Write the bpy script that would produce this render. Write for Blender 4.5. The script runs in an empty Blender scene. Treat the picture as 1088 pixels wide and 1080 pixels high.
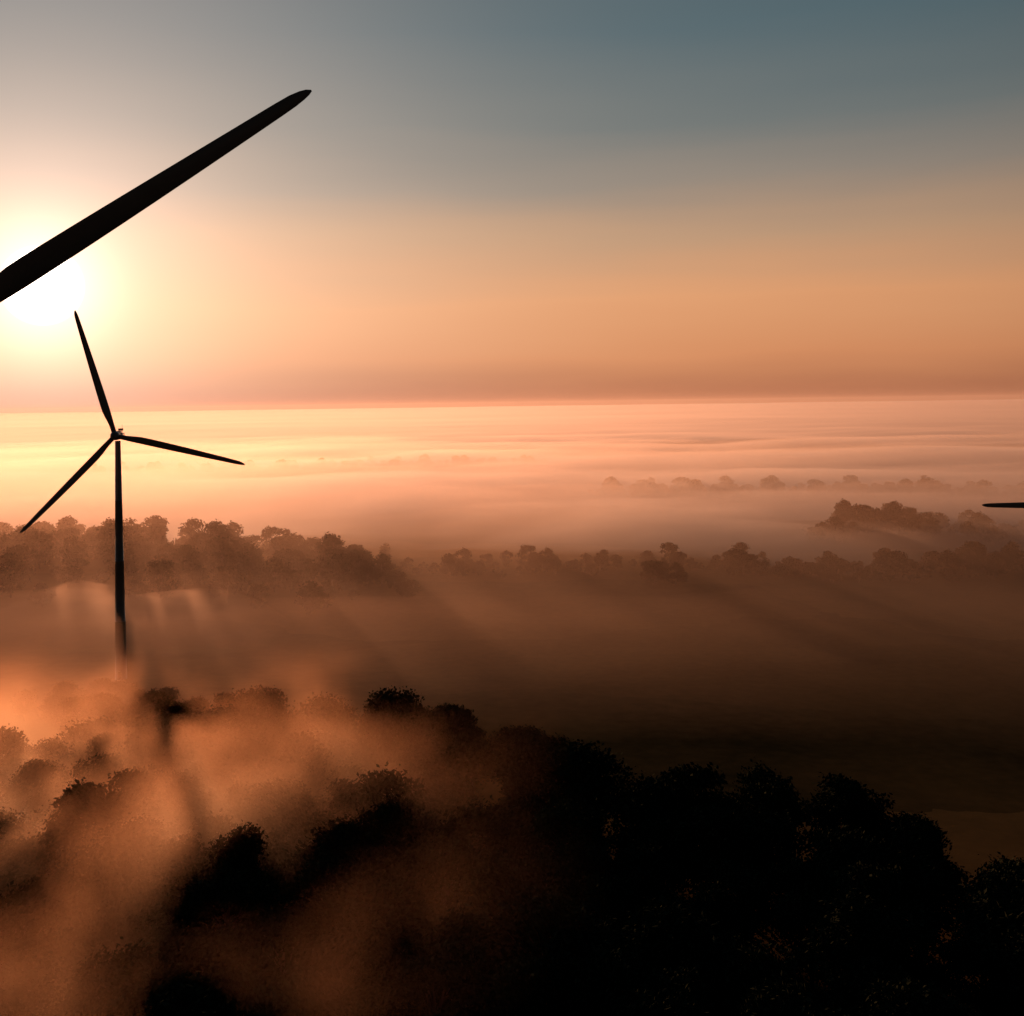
import bpy, bmesh, math, random
from mathutils import Vector, Matrix, noise
random.seed(7)
scene = bpy.context.scene
R = math.radians
SUN_AZ, SUN_EL = R(-23.1), R(6.0)
SD = Vector((math.sin(SUN_AZ)*math.cos(SUN_EL), math.cos(SUN_AZ)*math.cos(SUN_EL), math.sin(SUN_EL)))

# ---------------------------------------------------------------- helpers
def link(o, parent=None):
    scene.collection.objects.link(o)
    if parent: o.parent = parent
    return o
def mesh_obj(name, verts, faces, mats, parent=None, smooth=True, midx=None):
    me = bpy.data.meshes.new(name); me.from_pydata(verts, [], faces)
    for m in mats: me.materials.append(m)
    if midx: me.polygons.foreach_set('material_index', midx)
    if smooth: me.polygons.foreach_set('use_smooth', [True]*len(me.polygons))
    me.update()
    return link(bpy.data.objects.new(name, me), parent)
def nmat(name):
    m = bpy.data.materials.new(name); m.use_nodes = True
    nt = m.node_tree; nt.nodes.clear()
    return m, nt, nt.nodes.new('ShaderNodeOutputMaterial')
def N(nt, t, **kw):
    n = nt.nodes.new(t)
    for k, v in kw.items(): setattr(n, k, v)
    return n
def M(nt, op, a, b=None, c=None, clamp=False):
    n = nt.nodes.new('ShaderNodeMath'); n.operation = op; n.use_clamp = clamp
    for i, v in enumerate((a, b, c)):
        if v is None: continue
        if isinstance(v, (int, float)): n.inputs[i].default_value = v
        else: nt.links.new(v, n.inputs[i])
    return n.outputs[0]
def MR(nt, v, a, b, c=0.0, d=1.0, smooth=True):
    n = nt.nodes.new('ShaderNodeMapRange')
    if smooth: n.interpolation_type = 'SMOOTHSTEP'
    nt.links.new(v, n.inputs[0])
    for i, q in enumerate((a, b, c, d)): n.inputs[i+1].default_value = q
    return n.outputs[0]
def sst(a, b, x):
    t = max(0, min(1, (x-a)/(b-a))); return t*t*(3-2*t)
def fbm(x, y, s, seed=0, o=4):
    return noise.fractal(Vector((x/s, y/s, seed*7.3)), 1.0, 2.0, o)

# ---------------------------------------------------------------- world
w = bpy.data.worlds.new("World"); scene.world = w; w.use_nodes = True
nt = w.node_tree; nt.nodes.clear()
out = N(nt, 'ShaderNodeOutputWorld')
tc = N(nt, 'ShaderNodeTexCoord')
sep = N(nt, 'ShaderNodeSeparateXYZ'); nt.links.new(tc.outputs['Generated'], sep.inputs[0])
sky = N(nt, 'ShaderNodeTexSky', sky_type='NISHITA'); sky.sun_disc = False
sky.sun_elevation = SUN_EL; sky.sun_rotation = SUN_AZ; sky.dust_density = 4; sky.altitude = 100
bgS = N(nt, 'ShaderNodeBackground'); nt.links.new(sky.outputs[0], bgS.inputs[0]); bgS.inputs[1].default_value = 0.004
ramp = N(nt, 'ShaderNodeValToRGB')
nz = N(nt, 'ShaderNodeTexNoise'); nz.inputs['Scale'].default_value = 1.6; nz.inputs['Detail'].default_value = 3
mp = N(nt, 'ShaderNodeMapping'); mp.inputs['Scale'].default_value = (1, 1, 9)
nt.links.new(tc.outputs['Generated'], mp.inputs[0]); nt.links.new(mp.outputs[0], nz.inputs[0])
el = M(nt, 'ADD', sep.outputs[2], M(nt, 'MULTIPLY', M(nt, 'SUBTRACT', nz.outputs[0], .5), .06))
nt.links.new(MR(nt, el, -0.02, 0.6, smooth=False), ramp.inputs[0])
cols = [(0.0, (.36,.135,.075)), (.05, (.46,.17,.085)), (.11, (.66,.265,.12)), (.19, (.72,.33,.155)), (.27, (.50,.30,.18)), (.35, (.275,.23,.19)),
        (.43, (.155,.175,.172)), (.56, (.085,.133,.153)), (1.0, (.03,.055,.08))]
e = ramp.color_ramp.elements
while len(e) > 2: e.remove(e[-1])
for i, (p, c) in enumerate(cols):
    el_ = e[i] if i < 2 else e.new(p)
    el_.position = p; el_.color = (*c, 1)
dot = N(nt, 'ShaderNodeVectorMath', operation='DOT_PRODUCT')
nt.links.new(tc.outputs['Generated'], dot.inputs[0]); dot.inputs[1].default_value = SD
d = dot.outputs['Value']
side = MR(nt, d, 0.0, 0.9, 0.03, 1.0)
bgR = N(nt, 'ShaderNodeBackground'); nt.links.new(ramp.outputs[0], bgR.inputs[0]); nt.links.new(side, bgR.inputs[1])
dp = M(nt, 'MAXIMUM', d, 0.0)
def glow(power, col, s):
    b = N(nt, 'ShaderNodeBackground'); b.inputs[0].default_value = (*col, 1)
    nt.links.new(M(nt, 'MULTIPLY', M(nt, 'POWER', dp, power), s), b.inputs[1]); return b
g1 = glow(20, (1, .72, .64), .30)
g3 = glow(150, (1, .62, .54), .42)
g4 = glow(900, (1, .80, .66), .8)
disc = N(nt, 'ShaderNodeBackground'); disc.inputs[0].default_value = (1, .93, .85, 1)
nt.links.new(MR(nt, d, math.cos(R(1.95)), math.cos(R(1.5)), 0, 3.0), disc.inputs[1])
cur = bgS
for b in (bgR, g1, g3, g4, disc):
    a = N(nt, 'ShaderNodeAddShader'); nt.links.new(cur.outputs[0], a.inputs[0]); nt.links.new(b.outputs[0], a.inputs[1]); cur = a
nt.links.new(cur.outputs[0], out.inputs[0])

# ---------------------------------------------------------------- sun
sl = bpy.data.lights.new('sun', 'SUN'); sl.energy = 4.6; sl.angle = R(1.2); sl.color = (1, .375, .175)
so = link(bpy.data.objects.new('sun', sl)); so.rotation_euler = (-SD).to_track_quat('-Z', 'Y').to_euler(); so.location = (0, 0, 300)

# ---------------------------------------------------------------- terrain
def H(x, y):
    h = 5*fbm(x, y, 260, 1) * sst(120, 400, y)
    h += 2.5*fbm(x, y, 90, 2, 2) * sst(250, 400, y)
    h += -8*sst(60, 260, x)*(1-sst(600, 900, y))
    h += 14*fbm(x, y, 1500, 3)*sst(900, 2500, y)
    h += 9*math.exp(-((y-620)/110)**2)*math.exp(-((x+230)/170)**2)
    h += 6*math.exp(-((y-760)/90)**2)*math.exp(-((x-255)/60)**2)
    h -= 9*sst(290, 370, x)*math.exp(-((y-780)/150)**2)
    return h
def axis(lo, hi, n, p):
    r = []
    for i in range(n+1):
        t = -1+2*i/n if lo < 0 and lo == -hi else i/n
        r.append(hi*math.copysign(abs(t)**p, t) if lo == -hi else lo+(hi-lo)*t**p)
    return r
xs = axis(-30000, 30000, 260, 3.0); ys = axis(-400, 45000, 300, 3.0)
V = [(x, y, H(x, y)) for y in ys for x in xs]; nx = len(xs)
F = [(j*nx+i, j*nx+i+1, (j+1)*nx+i+1, (j+1)*nx+i) for j in range(len(ys)-1) for i in range(nx-1)]
m, nt, o = nmat('field_ground')
tc = N(nt, 'ShaderNodeTexCoord')
b = N(nt, 'ShaderNodeBsdfPrincipled'); b.inputs['Roughness'].default_value = 1; b.inputs['Specular IOR Level'].default_value = 0
n1 = N(nt, 'ShaderNodeTexNoise'); n1.inputs['Scale'].default_value = .012; n1.inputs['Detail'].default_value = 8
n2 = N(nt, 'ShaderNodeTexNoise'); n2.inputs['Scale'].default_value = .25; n2.inputs['Detail'].default_value = 6
vo = N(nt, 'ShaderNodeTexVoronoi'); vo.inputs['Scale'].default_value = .007
mpp = N(nt, 'ShaderNodeMapping'); mpp.inputs['Scale'].default_value = (.4, 1.4, 1); mpp.inputs['Rotation'].default_value = (0, 0, .25)
ds = N(nt, 'ShaderNodeVectorMath', operation='ADD'); sc = N(nt, 'ShaderNodeVectorMath', operation='SCALE'); sc.inputs['Scale'].default_value = 60
nt.links.new(n1.outputs['Color'], sc.inputs[0]); nt.links.new(tc.outputs['Object'], ds.inputs[0]); nt.links.new(sc.outputs[0], ds.inputs[1])
nt.links.new(ds.outputs[0], mpp.inputs[0]); nt.links.new(mpp.outputs[0], vo.inputs[0])
for n in (n1, n2): nt.links.new(tc.outputs['Object'], n.inputs[0])
sepc = N(nt, 'ShaderNodeSeparateColor'); nt.links.new(vo.outputs['Color'], sepc.inputs[0])
f = M(nt, 'ADD', M(nt, 'MULTIPLY', n1.outputs[0], .6), M(nt, 'ADD', M(nt, 'MULTIPLY', n2.outputs[0], .2), M(nt, 'MULTIPLY', sepc.outputs[0], .3)))
r = N(nt, 'ShaderNodeValToRGB'); nt.links.new(f, r.inputs[0])
r.color_ramp.elements[0].position = .3; r.color_ramp.elements[0].color = (.02, .022, .010, 1)
r.color_ramp.elements[1].position = .85; r.color_ramp.elements[1].color = (.16, .115, .05, 1)
nt.links.new(r.outputs[0], b.inputs[0])
bp = N(nt, 'ShaderNodeBump'); bp.inputs['Strength'].default_value = .12; bp.inputs['Distance'].default_value = .5
nt.links.new(n2.outputs[0], bp.inputs['Height']); nt.links.new(bp.outputs[0], b.inputs['Normal'])
nt.links.new(b.outputs[0], o.inputs[0])
mesh_obj('ground_terrain', V, F, [m])

# ---------------------------------------------------------------- turbine
m, nt, o = nmat('turbine_paint')
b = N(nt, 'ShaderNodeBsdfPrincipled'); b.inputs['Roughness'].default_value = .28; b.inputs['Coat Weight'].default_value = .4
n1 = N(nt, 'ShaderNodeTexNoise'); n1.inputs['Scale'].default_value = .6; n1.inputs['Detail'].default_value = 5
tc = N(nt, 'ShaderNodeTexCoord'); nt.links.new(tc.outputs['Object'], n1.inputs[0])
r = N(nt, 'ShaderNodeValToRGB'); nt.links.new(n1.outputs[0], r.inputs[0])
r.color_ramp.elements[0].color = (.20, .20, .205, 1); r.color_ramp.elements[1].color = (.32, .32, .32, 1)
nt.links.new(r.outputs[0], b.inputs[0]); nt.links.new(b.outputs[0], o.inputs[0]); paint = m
m, nt, o = nmat('door_metal')
b = N(nt, 'ShaderNodeBsdfPrincipled'); b.inputs[0].default_value = (.06, .07, .07, 1); nt.links.new(b.outputs[0], o.inputs[0]); doorm = m

def blade_mesh(L):
    K = 28
    st = [0, .03, .06, .1, .14, .18, .22, .28, .36, .45, .55, .65, .75, .84, .91, .95, .975, .99, 1.0]
    V = []
    for s in st:
        rr = .85*L/46
        blend = sst(.04, .2, s)
        chord = 2.8*(1-.55*((s-.2)/.8)**1.3 if s > .2 else 1)*L/46
        if s > .93: chord *= math.sqrt(max(0.02, 1-((s-.93)/.07)**2))
        thick = chord*(.34-.20*s)
        tw = R(30)*(1-s)**1.5 + R(4)
        for k in range(K):
            a = 2*math.pi*k/K
            cx, cy = rr*math.cos(a), rr*math.sin(a)
            t = (1-math.cos(a))/2
            ax = chord*(.36 - t)
            ay = thick*1.35*math.sqrt(max(t, 0))*(1-t)**.8*math.copysign(1, math.sin(a)) if 0 < k < K else 0
            ay *= (1.0 if math.sin(a) > 0 else .7)
            x = cx*(1-blend)+ax*blend; y = cy*(1-blend)+ay*blend
            c, sn = math.cos(tw*blend), math.sin(tw*blend)
            V.append((x*c-y*sn, x*sn+y*c - 1.2*s*s, 1.2+s*(L-1.2)))
    F = []
    for j in range(len(st)-1):
        for k in range(K):
            F.append((j*K+k, j*K+(k+1) % K, (j+1)*K+(k+1) % K, (j+1)*K+k))
    F.append(tuple(range(K))[::-1]); F.append(tuple((len(st)-1)*K+k for k in range(K)))
    return V, F
def lathe(prof, K=40, axis='Z'):
    V = []; F = []
    for (r_, z) in prof:
        for k in range(K):
            a = 2*math.pi*k/K
            if axis == 'Z': V.append((r_*math.cos(a), r_*math.sin(a), z))
            else: V.append((r_*math.cos(a), z, r_*math.sin(a)))
    for j in range(len(prof)-1):
        for k in range(K): F.append((j*K+k, j*K+(k+1) % K, (j+1)*K+(k+1) % K, (j+1)*K+k))
    F.append(tuple(range(K))); F.append(tuple((len(prof)-1)*K+k for k in range(K)))
    return V, F
def turbine(hub, phase, L, yaw):
    hx, hy, hz = hub
    base = Vector((hx+math.sin(yaw)*-4.2, hy+math.cos(yaw)*4.2, 0))
    gz = H(base.x, base.y)-.5
    root = bpy.data.objects.new('wind_turbine', None); link(root)
    root.location = (base.x, base.y, gz); root.rotation_euler = (0, 0, yaw)
    hh = hz-gz; k = L/46
    prof = [(2.6, 0), (2.6, .5), (2.0, .52)]
    top = hh-1.9*k
    for i in range(1, 5):
        z = top*i/4; rr = 2.0-(2.0-.95*k)*i/4
        prof += [(rr, z-.12), (rr+.05, z-.1), (rr+.05, z), (rr, z+.02)] if i < 4 else [(rr, z)]
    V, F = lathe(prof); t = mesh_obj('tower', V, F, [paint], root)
    bm = bmesh.new()
    bmesh.ops.create_cube(bm, size=1, matrix=Matrix.Translation((0, -2.03, 2.6)) @ Matrix.Diagonal((1.0, .16, 2.2, 1)))
    bmesh.ops.create_cube(bm, size=1, matrix=Matrix.Translation((0, -2.9, 1.35)) @ Matrix.Diagonal((1.3, 1.5, .08, 1)))
    for i in range(5): bmesh.ops.create_cube(bm, size=1, matrix=Matrix.Translation((0, -3.8-.25*i, 1.2-.25*i)) @ Matrix.Diagonal((1.2, .25, .05, 1)))
    me = bpy.data.meshes.new('door'); bm.to_mesh(me); bm.free(); me.materials.append(doorm); link(bpy.data.objects.new('door', me), root)
    bm = bmesh.new(); bmesh.ops.create_cube(bm, size=1)
    for v in bm.verts:
        back = v.co.y > 0
        v.co.x *= 3.0*k*(.8 if back else 1); v.co.y = (v.co.y*9.5+1.9)*k; v.co.z = (v.co.z*3.2*(.85 if back else 1)+.1)*k
    bmesh.ops.bevel(bm, geom=bm.edges[:], offset=.7*k, segments=4, affect='EDGES')
    bmesh.ops.create_cube(bm, size=1, matrix=Matrix.Translation((0, 5.2*k, 2.0*k)) @ Matrix.Diagonal((1.6*k, 1.2*k, .8*k, 1)))
    bmesh.ops.create_cube(bm, size=1, matrix=Matrix.Translation((.4, 5.6*k, 3.0*k)) @ Matrix.Diagonal((.08, .08, 1.6, 1)))
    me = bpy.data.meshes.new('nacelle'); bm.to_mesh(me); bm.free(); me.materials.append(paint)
    n_ = link(bpy.data.objects.new('nacelle', me), root); n_.location = (0, 0, hh)
    for p in me.polygons: p.use_smooth = True
    prof = [(0.02, -6.6*k)] + [(1.65*k*math.sin(a), -4.4*k-2.2*k*math.cos(a)) for a in [R(x) for x in range(12, 91, 11)]] + [(1.65*k, -3.0*k), (1.2*k, -2.8*k)]
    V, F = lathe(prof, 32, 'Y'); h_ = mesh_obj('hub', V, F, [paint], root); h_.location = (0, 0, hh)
    V, F = blade_mesh(L)
    for i in range(3):
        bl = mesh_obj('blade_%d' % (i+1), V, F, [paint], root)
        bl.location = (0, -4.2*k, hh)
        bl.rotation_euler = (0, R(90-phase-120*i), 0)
    return root
turbine((-135.7, 375, 83.2), 106, 44.6, R(8))
turbine((-64.6, 125, 101.5), 32.1, 49.9, R(2))
turbine((204, 378, 55.0), 179, 45.6, R(6))

# ---------------------------------------------------------------- trees
m, nt, o = nmat('foliage')
b = N(nt, 'ShaderNodeBsdfDiffuse')
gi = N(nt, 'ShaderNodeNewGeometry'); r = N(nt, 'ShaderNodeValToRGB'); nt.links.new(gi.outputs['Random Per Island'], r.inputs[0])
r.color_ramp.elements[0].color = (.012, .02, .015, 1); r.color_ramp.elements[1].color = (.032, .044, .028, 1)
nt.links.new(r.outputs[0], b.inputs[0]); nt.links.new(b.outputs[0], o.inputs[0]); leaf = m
m, nt, o = nmat('bark')
b = N(nt, 'ShaderNodeBsdfPrincipled'); n1 = N(nt, 'ShaderNodeTexNoise'); n1.inputs['Scale'].default_value = 3
r = N(nt, 'ShaderNodeValToRGB'); nt.links.new(n1.outputs[0], r.inputs[0])
r.color_ramp.elements[0].color = (.03, .022, .015, 1); r.color_ramp.elements[1].color = (.10, .08, .06, 1)
nt.links.new(r.outputs[0], b.inputs[0]); b.inputs['Roughness'].default_value = .9; nt.links.new(b.outputs[0], o.inputs[0]); bark = m

def limb(V, F, p0, p1, r0, r1, K=7, n=4, bend=.6):
    p0, p1 = Vector(p0), Vector(p1); d_ = (p1-p0).normalized()
    u = d_.orthogonal().normalized(); v = d_.cross(u); b0 = len(V)
    off = Vector((random.uniform(-1, 1), random.uniform(-1, 1), 0))*bend
    for j in range(n+1):
        t = j/n; c = p0.lerp(p1, t)+off*math.sin(math.pi*t); rr = r0+(r1-r0)*t
        for k in range(K):
            a = 2*math.pi*k/K; V.append(tuple(c+u*rr*math.cos(a)+v*rr*math.sin(a)))
    for j in range(n):
        for k in range(K): F.append((b0+j*K+k, b0+j*K+(k+1) % K, b0+(j+1)*K+(k+1) % K, b0+(j+1)*K+k))
def tree_mesh(name, seed, height, width, nleaf, ls, nclump=30, low=.26):
    random.seed(seed)
    V = []; F = []
    limb(V, F, (0, 0, -1), (random.uniform(-.6, .6), random.uniform(-.6, .6), height*.72), height*.024, height*.008, 9, 6, .5)
    clumps = []
    for i in range(nclump):
        a = random.uniform(0, 2*math.pi); t = random.random()**.8
        z = height*(low+(.92-low)*t)
        prof = math.sin(math.pi*(.12+.80*t))**.7
        rad = width*.5*prof*random.uniform(.35, .88)
        c = Vector((rad*math.cos(a), rad*math.sin(a), z))
        cr = width*random.uniform(.11, .2)
        clumps.append((c, cr))
        if i % 2 == 0: limb(V, F, (0, 0, z*.62), c, height*.009, height*.002, 5, 3, .5)
    clumps.append((Vector((0, 0, height*.9)), width*.16))
    nb = len(F)
    tot = sum(c[1]**2 for c in clumps)
    for c, cr in clumps:
        for i in range(int(nleaf*cr*cr/tot)):
            dv = Vector((random.gauss(0, 1), random.gauss(0, 1), random.gauss(0, 1))).normalized()
            rr = cr*(random.random()**.45)*(1.0+.18*random.gauss(0, 1))
            p = c+Vector((dv.x, dv.y, dv.z*.75))*rr
            s = ls*random.uniform(.5, 1.25)
            u = Vector((random.gauss(0, 1), random.gauss(0, 1), random.gauss(0, 1))).normalized()
            v = u.orthogonal().normalized(); w_ = u.cross(v)
            k = len(V)
            V += [tuple(p-v*s), tuple(p+w_*s*.55), tuple(p+v*s), tuple(p-w_*s*.55+u*s*.2)]
            F.append((k, k+1, k+2, k+3))
    me = bpy.data.meshes.new(name); me.from_pydata(V, [], F); me.materials.append(bark); me.materials.append(leaf)
    me.polygons.foreach_set('material_index', [0]*nb+[1]*(len(F)-nb)); me.update(); return me
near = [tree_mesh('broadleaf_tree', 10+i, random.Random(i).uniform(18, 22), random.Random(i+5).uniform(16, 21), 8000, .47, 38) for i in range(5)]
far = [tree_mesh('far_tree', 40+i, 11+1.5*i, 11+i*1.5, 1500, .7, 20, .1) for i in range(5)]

random.seed(3)
edge = [(-260, 215), (-160, 240), (-110, 262), (-69, 278), (-26, 270), (-3, 262), (15, 235), (29, 205), (48, 226), (64, 216), (77, 198), (90, 190), (140, 186), (200, 180)]
def edge_y(x):
    for (a, ya), (b_, yb) in zip(edge, edge[1:]):
        if a <= x <= b_: return ya+(yb-ya)*(x-a)/(b_-a)
    return 150
def put(x, y, s, me, name, parent=None):
    o_ = bpy.data.objects.new(name, me); link(o_, parent)
    o_.location = (x, y, H(x, y)-.2); o_.rotation_euler = (random.uniform(-.04, .04), random.uniform(-.04, .04), random.uniform(0, 6.28))
    o_.scale = (s*random.uniform(.9, 1.15), s*random.uniform(.9, 1.15), s); return o_
y = 80
while y < 285:
    x = -230
    while x < 180:
        X = x+random.uniform(-4.5, 4.5); Y = y+random.uniform(-4.5, 4.5)
        lim = edge_y(max(-259, min(199, X)))
        if Y < lim and abs(X) < Y*.62+45 and not (abs(X+64) < 7 and abs(Y-130) < 7):
            s = random.uniform(.8, 1.12) * (1.0 if Y > lim-16 else random.uniform(.8, 1.0))
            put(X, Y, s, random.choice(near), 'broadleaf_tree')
        x += 11.5
    y += 11.5
for (X, Y, s) in [(-110, 322, .55), (-119, 330, .6), (-128, 339, .52), (-101, 315, .66), (-89, 305, .66), (-137, 334, .55), (-112, 306, .6), (-122, 316, .55), (-98, 297, .75), (-78, 296, .7), (-108, 288, .8), (-134, 320, .5), (-146, 326, .5), (-88, 290, .8), (-118, 296, .7), (-99, 280, .9)]:
    put(X, Y, s, random.choice(near), 'broadleaf_tree')
dt = bpy.data.objects.new('distant_trees', None); link(dt)
def row(x0, y0, x1, y1, n, depth, smin=.7, smax=1.2):
    for i in range(n):
        t = random.random()
        big = .55+.45*(0.5+0.5*math.sin(t*n*.35+x0))*1.2
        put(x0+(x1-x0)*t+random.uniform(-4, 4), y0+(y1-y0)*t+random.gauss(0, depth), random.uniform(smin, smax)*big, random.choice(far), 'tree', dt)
row(-380, 640, -75, 575, 330, 36, .9, 1.35)
row(-75, 570, -50, 540, 14, 8, .5, 1.0)
row(-60, 600, 170, 600, 110, 8, .35, .8)
row(66, 560, 84, 565, 8, 4, .9, 1.25)
row(120, 610, 420, 640, 190, 14, .5, .95)
row(200, 740, 420, 800, 170, 20, .6, 1.0)
row(225, 760, 275, 770, 30, 12, .9, 1.1)
row(80, 1100, 620, 990, 260, 16, .7, 1.2)
row(-600, 1500, 50, 1650, 240, 25, .7, 1.2)

# ---------------------------------------------------------------- fog volumes
def volmat(name, dens, g, col=(1, .84, .74)):
    m, nt, o = nmat(name)
    v = N(nt, 'ShaderNodeVolumeScatter'); v.inputs['Color'].default_value = (*col, 1)
    v.inputs['Density'].default_value = dens; v.inputs['Anisotropy'].default_value = g
    nt.links.new(v.outputs[0], o.inputs['Volume']); return m
def fog_sheet(name, xr, y0, y1, nx, ny, top, bottom, mat, p=2.2):
    xs = axis(-xr, xr, nx, p); ys = axis(y0, y1, ny, p); n = nx+1; k = n*(ny+1)
    V = [(x, y, max(bottom+.5, top(x, y))) for y in ys for x in xs]+[(x, y, bottom) for y in ys for x in xs]
    F = []
    for j in range(ny):
        for i in range(nx):
            a = j*n+i; F.append((a, a+1, a+n+1, a+n)); F.append((k+a, k+a+n, k+a+n+1, k+a+1))
    for i in range(nx):
        F.append((i, k+i, k+i+1, i+1)); a = ny*n+i; F.append((a, a+1, k+a+1, k+a))
    for j in range(ny):
        a = j*n; F.append((a, a+n, k+a+n, k+a)); a = j*n+nx; F.append((a, k+a, k+a+n, a+n))
    return mesh_obj(name, V, F, [mat])
fog_sheet('fog_bank', 29000, 480, 44500, 150, 200,
          lambda x, y: -12+sst(530, 860, y+60*fbm(x, y, 120, 5)+50*sst(-50, -150, x))*(32+8*fbm(x, y, 230, 6)*(1-.9*sst(1300, 3500, y)))+8*fbm(x, y, 2400, 8)*sst(1500, 4000, y), -30, volmat('fog_dense', .010, .5, (1, .86, .75)), 2.6)
fog_sheet('mist_patches', 420, 397, 545, 60, 50,
          lambda x, y: -28+(38+18*fbm(x, y, 90, 15, 3))*sst(-30, -150, x)*math.sin(math.pi*(y-397)/148)**.6, -33, volmat('mist_patch', .006, .64, (1, .74, .55)), 1.0)
fog_sheet('valley_haze', 1500, 200, 1600, 50, 60,
          lambda x, y: -25+(45+9*fbm(x, y, 120, 21, 3))*sst(210, 400, y+.35*min(0, x)*-1)+20*sst(430, 600, y)+8*sst(-60, -200, x), -35, volmat('valley_haze', .0014, .6, (1, .76, .57)), 1.0)
fog_sheet('horizon_haze', 29500, 3600, 44600, 4, 4, lambda x, y: 190, -34, volmat('horizon_haze', .00003, .4, (1, .82, .7)), 1.0)

# drifting wisps over the foreground wood (heterogeneous)
m, nt, o = nmat('drifting_mist')
tc = N(nt, 'ShaderNodeTexCoord'); sp = N(nt, 'ShaderNodeSeparateXYZ'); nt.links.new(tc.outputs['Object'], sp.inputs[0])
n1 = N(nt, 'ShaderNodeTexNoise'); n1.inputs['Scale'].default_value = .03; n1.inputs['Detail'].default_value = 3
nt.links.new(tc.outputs['Object'], n1.inputs[0])
dn = MR(nt, n1.outputs[0], .50, .66, smooth=False)
fx = MR(nt, sp.outputs[0], 15, -120, 0, 1)
fl = MR(nt, sp.outputs[0], -85, -135, 0, .35)
fy = MR(nt, sp.outputs[1], 296, 245, 0, 1)
fz = MR(nt, sp.outputs[2], 34, 14, 0, 1, smooth=False)
dens = M(nt, 'MULTIPLY', M(nt, 'MULTIPLY', M(nt, 'MULTIPLY', M(nt, 'ADD', M(nt, 'MULTIPLY', dn, fx), fl), fy), fz), .056)
v = N(nt, 'ShaderNodeVolumeScatter'); v.inputs['Color'].default_value = (1, .64, .38, 1); v.inputs['Anisotropy'].default_value = .78
nt.links.new(dens, v.inputs['Density']); nt.links.new(v.outputs[0], o.inputs['Volume'])
m.cycles.volume_step_rate = 1.0
me = bpy.data.meshes.new('drifting_mist'); bm = bmesh.new(); bmesh.ops.create_cube(bm, size=1, matrix=Matrix.Translation((-90, 193, 17)) @ Matrix.Diagonal((260, 216, 35, 1)))
bm.to_mesh(me); bm.free(); me.materials.append(m); link(bpy.data.objects.new('drifting_mist', me))

# ---------------------------------------------------------------- camera
cd = bpy.data.cameras.new('camera'); cam = link(bpy.data.objects.new('camera', cd)); scene.camera = cam
cd.sensor_width = 36; cd.sensor_fit = 'HORIZONTAL'; cd.lens = 38.6; cd.clip_end = 120000; cd.clip_start = .5
cd.shift_y = -110/1088
roll = math.atan(.0138)
cam.matrix_world = Matrix.Translation((0, 0, 92)) @ Matrix.Rotation(R(90), 4, 'X') @ Matrix.Rotation(-roll, 4, 'Z')
scene.view_settings.view_transform = 'Standard'; scene.view_settings.look = 'None'; scene.view_settings.exposure = 0
